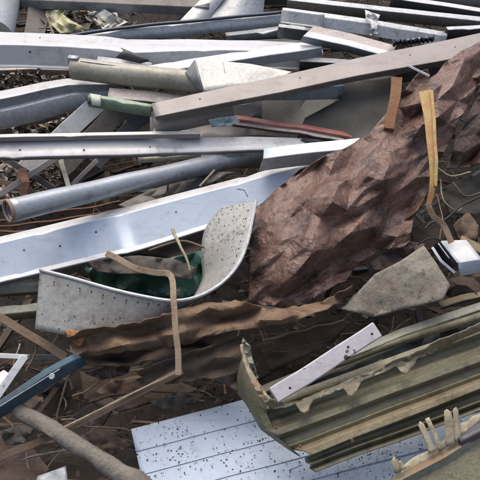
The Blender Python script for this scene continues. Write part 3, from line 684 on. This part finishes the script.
# bent perforated band
rim = [(40, 270, .50), (75, 279, .53), (110, 289, .56), (145, 297, .57), (175, 301, .57), (200, 296, .56), (222, 283, .55), (238, 265, .54), (247, 244, .53), (252, 222, .52), (256, 201, .50)]
low = [(35, 329, .42), (72, 336, .44), (105, 341, .46), (135, 338, .47), (162, 326, .46), (180, 312, .42), (192, 299, .38), (202, 278, .38), (201, 254, .40), (205, 229, .42), (222, 207, .45)]
def dens(c, k=6):
    out = []
    n = len(c)
    for i in range(n - 1):
        p0, p1, p2, p3 = [Vector(c[max(0, min(n - 1, i + d))]) for d in (-1, 0, 1, 2)]
        for j in range(k):
            t = j / k; out.append(tuple(.5 * ((2 * p1) + (p2 - p0) * t + (2 * p0 - 5 * p1 + 4 * p2 - p3) * t * t + (3 * p1 - p0 - 3 * p2 + p3) * t ** 3)))
    out.append(tuple(c[-1])); return out
rimd, lowd = dens(rim), dens(low)
Vr = []; Fr = []; rows = 10
n = len(rimd)
for j in range(rows + 1):
    for i in range(n):
        a = P(*rimd[i]); b = P(*lowd[i]); Vr.append(a.lerp(b, j / rows))
for j in range(rows):
    for i in range(n - 1): Fr.append((j * n + i, j * n + i + 1, (j + 1) * n + i + 1, (j + 1) * n + i))
band = link('perforated_band', Vr, Fr, CON, thick=.004, wob=.003, smooth=60)
tag(band, 'grey perforated metal band bent into an open curve at the centre left', 'metal band')
tube('rolled_rim', [(x, y - .3, h + .004) for x, y, h in rimd], 1.5, GRL, parent=band, k=8, wob=0, thick=.002)
for i in range(3, 58, 2):
    for u, rr in ((.14, 1.0), (.19, .7)):
        a = P(*rimd[i]); b = P(*lowd[i]); c = a.lerp(b, u)
        if i > 40 and u < .15: u = .2
        tng = (P(*rimd[i + 1]) - P(*rimd[i - 1])).normalized(); nr = tng.cross((b - a).normalized()).normalized()
        if nr.dot(FW) > 0: nr = -nr
        c = c + nr * .0035
        s = scl(c) * .9 * rr; A = tng; B = nr.cross(A)
        if u == .19 and i % 4 == 1: continue
        link('hole', [c + (A * math.cos(t * math.tau / 8) + B * math.sin(t * math.tau / 8)) * s for t in range(8)], [tuple(range(8))], BLK, band)

rh = random.Random(5)
for i in range(45, 60):
    for u in (.30, .45, .60, .75, .9):
        if rh.random() < .3: continue
        a = P(*rimd[i]); b = P(*lowd[i]); c = a.lerp(b, u + rh.uniform(-.04, .04)); tng = (P(*rimd[i + 1]) - P(*rimd[i - 1])).normalized() if i < 60 else tng
        nr = tng.cross((b - a).normalized()).normalized()
        if nr.dot(FW) > 0: nr = -nr
        c = c + nr * .0035; s_ = scl(c) * rh.uniform(.45, .75); B = nr.cross(tng)
        link('hole', [c + (tng * math.cos(t * math.tau / 7) + B * math.sin(t * math.tau / 7)) * s_ for t in range(7)], [tuple(range(7))], BLK, band)

# orange fragment at its lower left
o = sheet('orange_fragment', [(66, 330, .47), (78, 331, .48), (86, 338, .48), (80, 346, .47), (70, 341, .46)], mat('orange_glow_colour', (.42, .17, .06), .6), sp=6, amp=.008, thick=.008); tag(o, 'small fragment coloured with an orange glow beneath the left end of the band', 'fragment')  # an orange glow at this spot is put into the fragment's colour
# rusty brown sheets across the middle
def fo2(x, y):
    w = y + .16 * x
    return .035 * math.sin(w * .28 + 1.3 * noise.noise(Vector((x * .02, 0, 0)))) + .03 * noise.noise(Vector((x * .02, w * .09, 2)))
o = sheet('rusty_sheet', [(68, 338, .50), (88, 328, .52), (110, 327, .53), (140, 322, .54), (175, 310, .55), (205, 303, .55), (235, 301, .54), (252, 303, .53), (268, 310, .52), (300, 306, .50), (322, 301, .49), (345, 290, .46), (352, 284, .44),
                          (350, 296, .43), (340, 304, .44), (322, 311, .46), (296, 321, .48), (265, 326, .49), (235, 331, .50), (205, 336, .50), (190, 344, .49), (150, 349, .47), (110, 353, .45), (82, 358, .44), (70, 352, .45)],
          RCL, ctrl=[(180, 325, .57), (120, 338, .55), (280, 315, .54)], sp=8, amp=.006, hf=fo2, jag=1.2, sub=2, amp2=.0, seed=31, smooth=50, aniso=(12, 2.5), relax=2, wr=.004)
tag(o, 'long rusty brown sheet draped across under the perforated band', 'metal sheet')
o = sheet('rusty_sheet', [(66, 350, .38), (110, 346, .41), (180, 336, .43), (215, 330, .43), (235, 332, .42), (205, 346, .40), (170, 358, .38), (130, 365, .36), (84, 368, .34)], RCL2, sp=9, amp=.008, hf=fo2, jag=1.4, sub=2, amp2=0, seed=32, smooth=50, aniso=(12, 2.2), relax=2, wr=.004)
tag(o, 'dark rusty layer peeping out below the long rusty brown sheet', 'metal sheet')
o = sheet('rusty_sheet', [(136, 372, .40), (158, 362, .43), (184, 353, .46), (210, 346, .48), (232, 337, .49), (248, 336, .49), (252, 348, .47), (254, 366, .44), (247, 386, .41), (236, 391, .40), (222, 382, .41), (204, 378, .41), (184, 383, .40), (168, 385, .38), (150, 386, .37)],
          RCL2, ctrl=[(215, 362, .46), (240, 355, .50)], sp=9, amp=.007, hf=lambda x, y: .02 * math.sin((y + .35 * x) * .35), jag=1.2, sub=2, amp2=0, seed=33, smooth=50, aniso=(20, 2), relax=2, wr=.004)
tag(o, 'folded brown sheet with ragged lower edge above the speckled siding', 'metal sheet')
o = sheet('frayed_film', [(243, 338, .52), (249, 345, .53), (253, 360, .52), (258, 378, .49), (252, 376, .48), (246, 358, .50), (241, 346, .50)], OLG, sp=5, amp=.014, seed=34); tag(o, 'frayed grey film tuft at the right end of the folded brown sheet', 'film')
# tan bent strip
o = bar('tan_strip', SM([(106, 253, .60), (118, 259, .61), (134, 268, .62), (155, 273, .63), (168, 274, .64), (173, 281, .65), (174, 300, .66), (176, 330, .64), (178, 352, .62), (178, 376, .60)]), 6.2, .004, TAN, wob=.003); tag(o, 'tan bent strip hooked over the rim of the perforated band', 'strip')

# ---- bottom left
p = bar('bent_bracket', [(-40, 352, .44), (0, 355.5, .44), (27, 357, .44)], 5, .02, W); tag(p, 'white bent frame piece at the left edge above the teal beam', 'frame')
bar('slanted_leg', [(25, 356.5, .441), (-12, 408, .42)], 8, .02, W, parent=p)
sheet('white_gusset', [(-6, 376, .43), (4, 370, .432), (10, 374, .432), (4, 386, .43), (-6, 392, .42)], W, sp=8, amp=.001, parent=p)
p = beam('teal_bar', [(-50, 429, .50), (0, 400, .50), (45, 370, .50), (72, 355, .49)], [(6, 35, TEAL), (10, 100, TEAL)], kind='box', cut2=10, wob=.003); tag(p, 'dark teal painted beam coming in from the left edge', 'metal bar')
disc('white_bolt', 52, 376, .505, 3.0, .006, W, p, nrm=-FW)
bar('dark_edge', [(-50, 436, .50), (0, 406.5, .50), (60, 369, .50)], 1.3, .004, GRB, parent=p, wob=0)
o = bar('wooden_pole', [(14, 407, .44, .9), (98, 458, .45, 1.15), (160, 497, .44, 1.4)], 16, .025, WOOD, wob=.008, wf=16, rnd=True, step=3); tag(o, 'weathered grey wooden pole running down to the bottom edge', 'pole')
o = bar('long_stick', [(-30, 474, .38), (0, 459, .39), (60, 432, .40), (120, 402, .43), (182, 371, .50)], 7.5, .012, WDB, wob=.006); tag(o, 'long brown split stick rising right from behind the grey pole', 'stick')
bar('pale_split_edge', [(58, 430.5, .412), (120, 399.5, .442), (180, 369.5, .51)], 1.6, .006, WSP, parent=o, wob=.003)
o = sheet('white_corner', [(38, 476, .36), (66, 466, .37), (70, 500, .36), (30, 500, .35)], GRL, sp=12, amp=.002); tag(o, 'small light grey sheet corner at the bottom edge, left', 'sheet')
low_sticks = [([(-10, 410, .30), (20, 432, .28), (30, 470, .26)], 4, WDB, 'brown stick dropping behind the left end of the long stick'),
    ([(20, 346, .36), (14, 368, .34)], 1.8, WSP, 'tiny pale twig above the white frame piece'),
    ([(36, 345, .34), (28, 372, .30)], 2, WDB, 'thin brown twig between white frame and rusty sheet'),
    ([(80, 350, .30), (60, 400, .28), (56, 430, .26)], 3, RCL2, 'reddish brown root dropping behind the teal beam tip'),
    ([(70, 398, .30), (110, 376, .31), (150, 368, .30)], 2.6, WDB, 'thin brown twig above the middle of the long stick'),
    ([(62, 420, .33), (72, 418, .34), (78, 421, .33)], 1.6, WSP, 'small pale twig lying near the pole and long stick crossing'),
    ([(25, 460, .30), (60, 452, .31), (78, 452, .30)], 3, WOOD, 'short grey stick below the pole upper half'),
    ([(80, 425, .30), (130, 432, .28)], 2.4, WDB, 'brown twig left of the speckled white siding'),
    ([(48, 470, .31), (60, 452, .33), (70, 442, .32)], 1.8, TAN, 'tan twig standing above the light grey sheet corner'),
    ([(90, 400, .24), (140, 392, .26), (200, 396, .26), (230, 402, .24)], 3.5, WDD, 'dark branch lying along the top of the speckled siding'),
    ([(265, 340, .22), (300, 330, .25), (345, 322, .26)], 3, WDB, 'dark brown stick in the hollow beneath the rusty sheet'),
    ([(262, 352, .2), (300, 348, .22), (330, 340, .22)], 2, WDD, 'dark twig deep in the hollow above the lavender stick'),
    ([(385, 340, .34), (405, 322, .38), (410, 318, .38)], 1.8, TAN, 'thin tan twig leaning below the stone slab')]
for pth, w_, m_, lb in low_sticks:
    o = bar('twig', pth, w_, 0, m_, rnd=True, wob=.011, wf=17, taper=.5); tag(o, lb, 'twig')
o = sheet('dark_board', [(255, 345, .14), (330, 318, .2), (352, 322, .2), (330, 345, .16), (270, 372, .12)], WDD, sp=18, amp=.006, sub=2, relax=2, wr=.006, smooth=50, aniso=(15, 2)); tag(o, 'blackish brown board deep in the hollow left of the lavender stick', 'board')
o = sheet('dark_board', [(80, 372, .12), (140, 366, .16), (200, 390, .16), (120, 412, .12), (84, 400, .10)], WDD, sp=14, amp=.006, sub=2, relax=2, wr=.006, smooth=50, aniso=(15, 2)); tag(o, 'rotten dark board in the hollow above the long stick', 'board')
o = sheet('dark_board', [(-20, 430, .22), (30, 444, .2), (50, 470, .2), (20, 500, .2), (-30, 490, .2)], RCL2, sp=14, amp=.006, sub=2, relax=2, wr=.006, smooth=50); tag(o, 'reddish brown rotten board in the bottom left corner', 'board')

for ol, m_, lb, sd_ in (
    ([(96, 392, .22), (112, 380, .25), (142, 376, .26), (160, 382, .25), (150, 394, .23), (120, 402, .21)], RCL, 'torn tan-brown scrap lying in the hollow above the middle of the long stick', 61),
    ([(78, 438, .24), (96, 426, .26), (118, 430, .26), (130, 446, .24), (112, 456, .22), (90, 450, .22)], RCL2, 'torn dark brown scrap between the grey pole and the speckled siding', 62),
    ([(24, 380, .26), (40, 386, .28), (44, 402, .27), (30, 410, .25), (18, 400, .24)], RCL2, 'small torn brown scrap under the teal bar', 63),
    ([(84, 372, .34), (110, 366, .36), (134, 364, .36), (128, 374, .34), (100, 380, .33)], BRS2, 'curled reddish scrap right of the teal bar tip', 64),
    ([(150, 402, .25), (182, 392, .27), (206, 394, .27), (196, 402, .25), (166, 410, .24)], FAB, 'grey rag strip along the top of the speckled siding', 65),
    ([(0, 432, .30), (18, 424, .31), (34, 430, .31), (24, 442, .29), (6, 446, .28)], FAB, 'small grey-brown rag left of the grey pole', 66)):
    o = sheet('torn_scrap', ol, m_, sp=7, amp=.01, jag=1.2, sub=2, relax=1, amp2=0, wr=.003, smooth=40, seed=sd_); tag(o, lb, 'scrap')

# ---- speckled siding
cv = []; 
def sy(k, x): return 429 + 24.5 * k - .262 * (x - 133)
hs = .245
for k in range(7):
    x0 = 131 + 5.2 * k
    cv.append([(x0, sy(k, x0), hs), (330, sy(k, 330), hs), (560, sy(k, 560), hs - .02)])
    if k < 6:
        cv.append([(x0 + 4.6, sy(k + .93, x0 + 4.6), hs + .004), (330, sy(k + .93, 330), hs + .004), (560, sy(k + .93, 560), hs - .016)])
        cv.append([(x0 + 5.0, sy(k + .96, x0 + 5.0), hs - .012), (330, sy(k + .96, 330), hs - .012), (560, sy(k + .96, 560), hs - .03)])
# trim to the panel's upper right: corner near (232,405) tucks under the green sheet
sid = loft('siding_panel', cv, SID, n=60, thick=.006, wob=.002); tag(sid, 'white siding panel with dark speckles along the bottom', 'panel')

# ---- green corrugated sheet
GH = .42
lines = [ # (x_left, y_left, y_at_480, h, material)
    (260, 403, 326, GH + .045, OLV), (264, 410, 333, GH + .04, OLV), (262, 415, 338, GH + .0, OLV), (266, 420, 343, GH - .004, OLV), (266, 424, 347, GH + .006, OLV), (264, 429, 352, GH + .004, OLV), (270, 432, 355, GH + .03, OLV), (276, 436, 361, GH + .028, OLV),
    (279, 440, 365, GH - .005, OLV), (286, 445, 371, GH - .008, OLV), (287, 447, 373.5, GH + .002, OLV), (292, 450, 378, GH - .01, OLT), (302, 451, 382, GH + .032, OLT), (311, 455, 388, GH + .028, OLV),
    (304, 459, 393, GH - .015, OLV), (305, 463, 398, GH - .018, OLV), (310, 465, 401, GH + .0, OLV), (309, 469, 405, GH - .03, OLV), (315, 473, 410, GH - .014, OLV)]
cv = []
for (xl, yl, yr, h, m_) in lines:
    sl = (yr - yl) / (480 - xl)
    cv.append([(xl, yl, h), (480, yr, h + .01), (570, yr + sl * 90, h + .01)])
midx = [0 if l[4] is OLV else 1 for l in lines[:-1]]
gs = loft('corrugated_sheet', cv, [OLV, OLT], midx=midx, n=110, thick=.003, wob=.005, wf=5, bevel=.001)
tag(gs, 'olive green corrugated roofing sheet in the lower right', 'roofing sheet')
# torn upright lip with notches along the upper edge
out = [(240, 345), (243, 362), (248, 376), (256, 391), (264, 403), (272, 409), (284, 408), (296, 404.5), (300, 411), (304, 413), (309, 410.5), (313, 400.5), (328, 395), (343, 388.5), (348, 395), (353, 396), (357, 391), (361, 382), (378, 375), (396, 366.5), (400, 372), (406, 374), (412, 368), (417, 359.5), (430, 354), (445, 346.5), (462, 338), (480, 331), (540, 302),
       (540, 293), (480, 322.5), (462, 331), (440, 339), (424, 348), (410, 354), (396, 359), (380, 368), (362, 374), (345, 381.5), (330, 388), (315, 393), (300, 400), (286, 402.5), (276, 402), (268, 395), (260, 384), (250, 367), (245, 353), (243, 344)]
def lipf(x, y): return .045 * max(0, min(1, (406 - (x - 276) * .352 - y) / 9)) if x > 262 else .03
lip = sheet('torn_edge', [(x, y, .50) for x, y in out], OLE, sp=5, amp=.0025, hf=lipf, sub=1, amp2=0, thick=.002, smooth=22, jag=.5, parent=gs, seed=41)
# left wall of the sheet
loft('bent_end', [[(241, 350, .49), (249, 372, .49), (266, 402, .485)], [(236, 376, .45), (246, 394, .46), (268, 413, .45)], [(236, 392, .41), (252, 412, .43), (276, 436, .43)], [(242, 400, .40), (262, 430, .40), (300, 456, .43)]], OLV, n=20, wob=.009, wf=12, parent=gs)
for (x, y) in ((276, 428), (300, 446), (352, 440)): disc('rusted_screw', x, y, GH + .06, 1.6, .006, RUST, gs, nrm=-FW)
# olive beams behind it
o = beam('olive_bar', [(252, 390, .36), (330, 358, .38), (400, 329, .40), (480, 303, .40), (560, 282, .40)], [(7, 30, OLG), (3, 110, OLV), (5, 30, OLV)], kind='l', wob=.004); tag(o, 'long grey-olive beam behind the lavender stick and below the stone slab', 'metal bar')
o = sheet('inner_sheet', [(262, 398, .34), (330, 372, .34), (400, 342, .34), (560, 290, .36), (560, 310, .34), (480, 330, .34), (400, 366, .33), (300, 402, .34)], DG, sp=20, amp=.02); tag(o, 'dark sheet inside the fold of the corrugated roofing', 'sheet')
o = bar('dark_tube', [(330, 366, .36), (420, 334, .39), (540, 300, .40)], 9, .02, OLV, rnd=True, wob=.004); tag(o, 'dark olive tube between the torn roofing edge and olive beam', 'tube')
# lavender stick
p = bar('lavender_stick', [(274, 396, .53), (378, 329, .57)], 17, .03, LAV, wob=.003, bevel=.004); tag(p, 'pale lavender square stick resting in the fold of the roofing', 'stick')
for (x, y) in ((290, 388), (372, 334), (348, 347)): disc('screw_hole', x, y, .575, 1.3, .003, BLK, p, nrm=-FW)

# ---- bottom right sheet
cv = [[(380, 486, .50), (440, 452, .51), (482, 426, .51), (560, 380, .51)], [(386, 489, .515), (446, 456, .525), (484, 433, .525), (560, 388, .525)], [(390, 494, .49), (450, 462, .50), (486, 440, .50), (560, 396, .50)],
      [(410, 530, .48), (480, 500, .48), (560, 450, .48)], [(430, 570, .47), (560, 500, .47)]]
o = loft('olive_sheet', cv, [OLT, OLG, OLV], midx=[0, 1, 2, 2], n=30, wob=.004); tag(o, 'olive metal sheet filling the bottom right corner', 'metal sheet')
# splintered board
p = sheet('splintered_board', [(400, 476, .50), (404, 465, .50), (428, 450, .51), (441, 443, .51), (456, 427, .515), (484, 410, .52), (530, 384, .52), (530, 400, .51), (482, 422, .51), (460, 436, .51), (440, 452, .50), (410, 472, .49)], WSP, sp=9, amp=.001, thick=.006, jag=1.1, sub=1, amp2=0, smooth=20, seed=44)
tag(p, 'pale splintered board edge above the bottom right sheet', 'board')
for pl in ([(429, 454), (425, 440), (418, 425), (420, 421), (424, 424), (430, 438), (436, 451)], [(438, 451), (433, 436), (425, 419), (429, 417), (436, 432), (444, 449)], [(446, 447), (445, 430), (444, 411), (447, 409), (451, 412), (454, 428), (455, 444)],
           [(455, 443), (453.5, 426), (453, 409), (456, 407), (458, 410), (460, 426), (461, 439)], [(395, 474), (391, 461), (394, 456), (398, 462), (401, 472)], [(401, 471), (398, 462), (400, 460), (404, 464), (407, 468)]):
    yb = max(q[1] for q in pl)
    sheet('splinter', [(x, y, .525 + (yb - y) * .0011) for x, y in pl], WSP, sp=16, amp=.0, thick=.003, amp2=0, parent=p, smooth=20)
o = beam('purple_bar', [(458, 438, .535), (500, 417, .535)], [(4, 30, PUR), (5, 100, PUR)]); tag(o, 'dark purple bar at the right edge behind the olive sheet', 'bar')

for nm, pts_ in (('broad_bar', ((30, 52), (74, 56), (40, 38))), ('wide_channel', ((24, 250), (96, 232), (176, 212), (60, 246))), ('white_rail', ((20, 150), (84, 150), (150, 147))), ('long_bar', ((200, 99), (300, 78), (410, 55), (455, 47)))):
    ob = bpy.data.objects[nm]; me = ob.data
    for (x, y) in pts_:
        dr = ray(x, y); dp = bpy.context.evaluated_depsgraph_get()
        dp.update(); ok, hit, nn_, _ = ob.evaluated_get(dp).ray_cast(CAM - ob.location, dr.normalized())
        if not ok: continue
        hit = hit + ob.location; N_ = nn_ if nn_.dot(dr) < 0 else -nn_; A = N_.orthogonal().normalized(); B = N_.cross(A); r_ = scl(hit) * random.uniform(.8, 1.2)
        link('screw_hole', [hit + N_ * .0015 + (A * math.cos(t * math.tau / 10) + B * math.sin(t * math.tau / 10)) * r_ for t in range(10)], [tuple(range(10))], BLK if random.random() < .6 else RUST, ob)

# ================================================================== LIGHT
w = bpy.data.worlds.new('World'); scene.world = w; w.use_nodes = True
nt = w.node_tree; bg = nt.nodes['Background']; sky = nt.nodes.new('ShaderNodeTexSky'); sky.sky_type = 'NISHITA'; sky.sun_disc = False
EL, AZ = 74, -30      # sun height; azimuth from +Y towards +X
sky.sun_elevation = R(EL); sky.sun_rotation = R(AZ); sky.air_density = 1.0; sky.dust_density = 6.0; sky.ozone_density = .4
nt.links.new(sky.outputs[0], bg.inputs[0]); bg.inputs[1].default_value = .105
sl = bpy.data.lights.new('sun', 'SUN'); sl.energy = 1.2; sl.angle = R(60); sl.color = (1, .96, .9)
so = bpy.data.objects.new('sun', sl); C.objects.link(so)
sd = Vector((math.sin(R(AZ)) * math.cos(R(EL)), math.cos(R(AZ)) * math.cos(R(EL)), math.sin(R(EL))))
so.rotation_euler = sd.to_track_quat('Z', 'Y').to_euler(); so.location = (0, 0, 6)
scene.view_settings.view_transform = 'Standard'; scene.view_settings.look = 'None'; scene.view_settings.exposure = .86; scene.view_settings.gamma = 1
scene.view_settings.use_curve_mapping = False
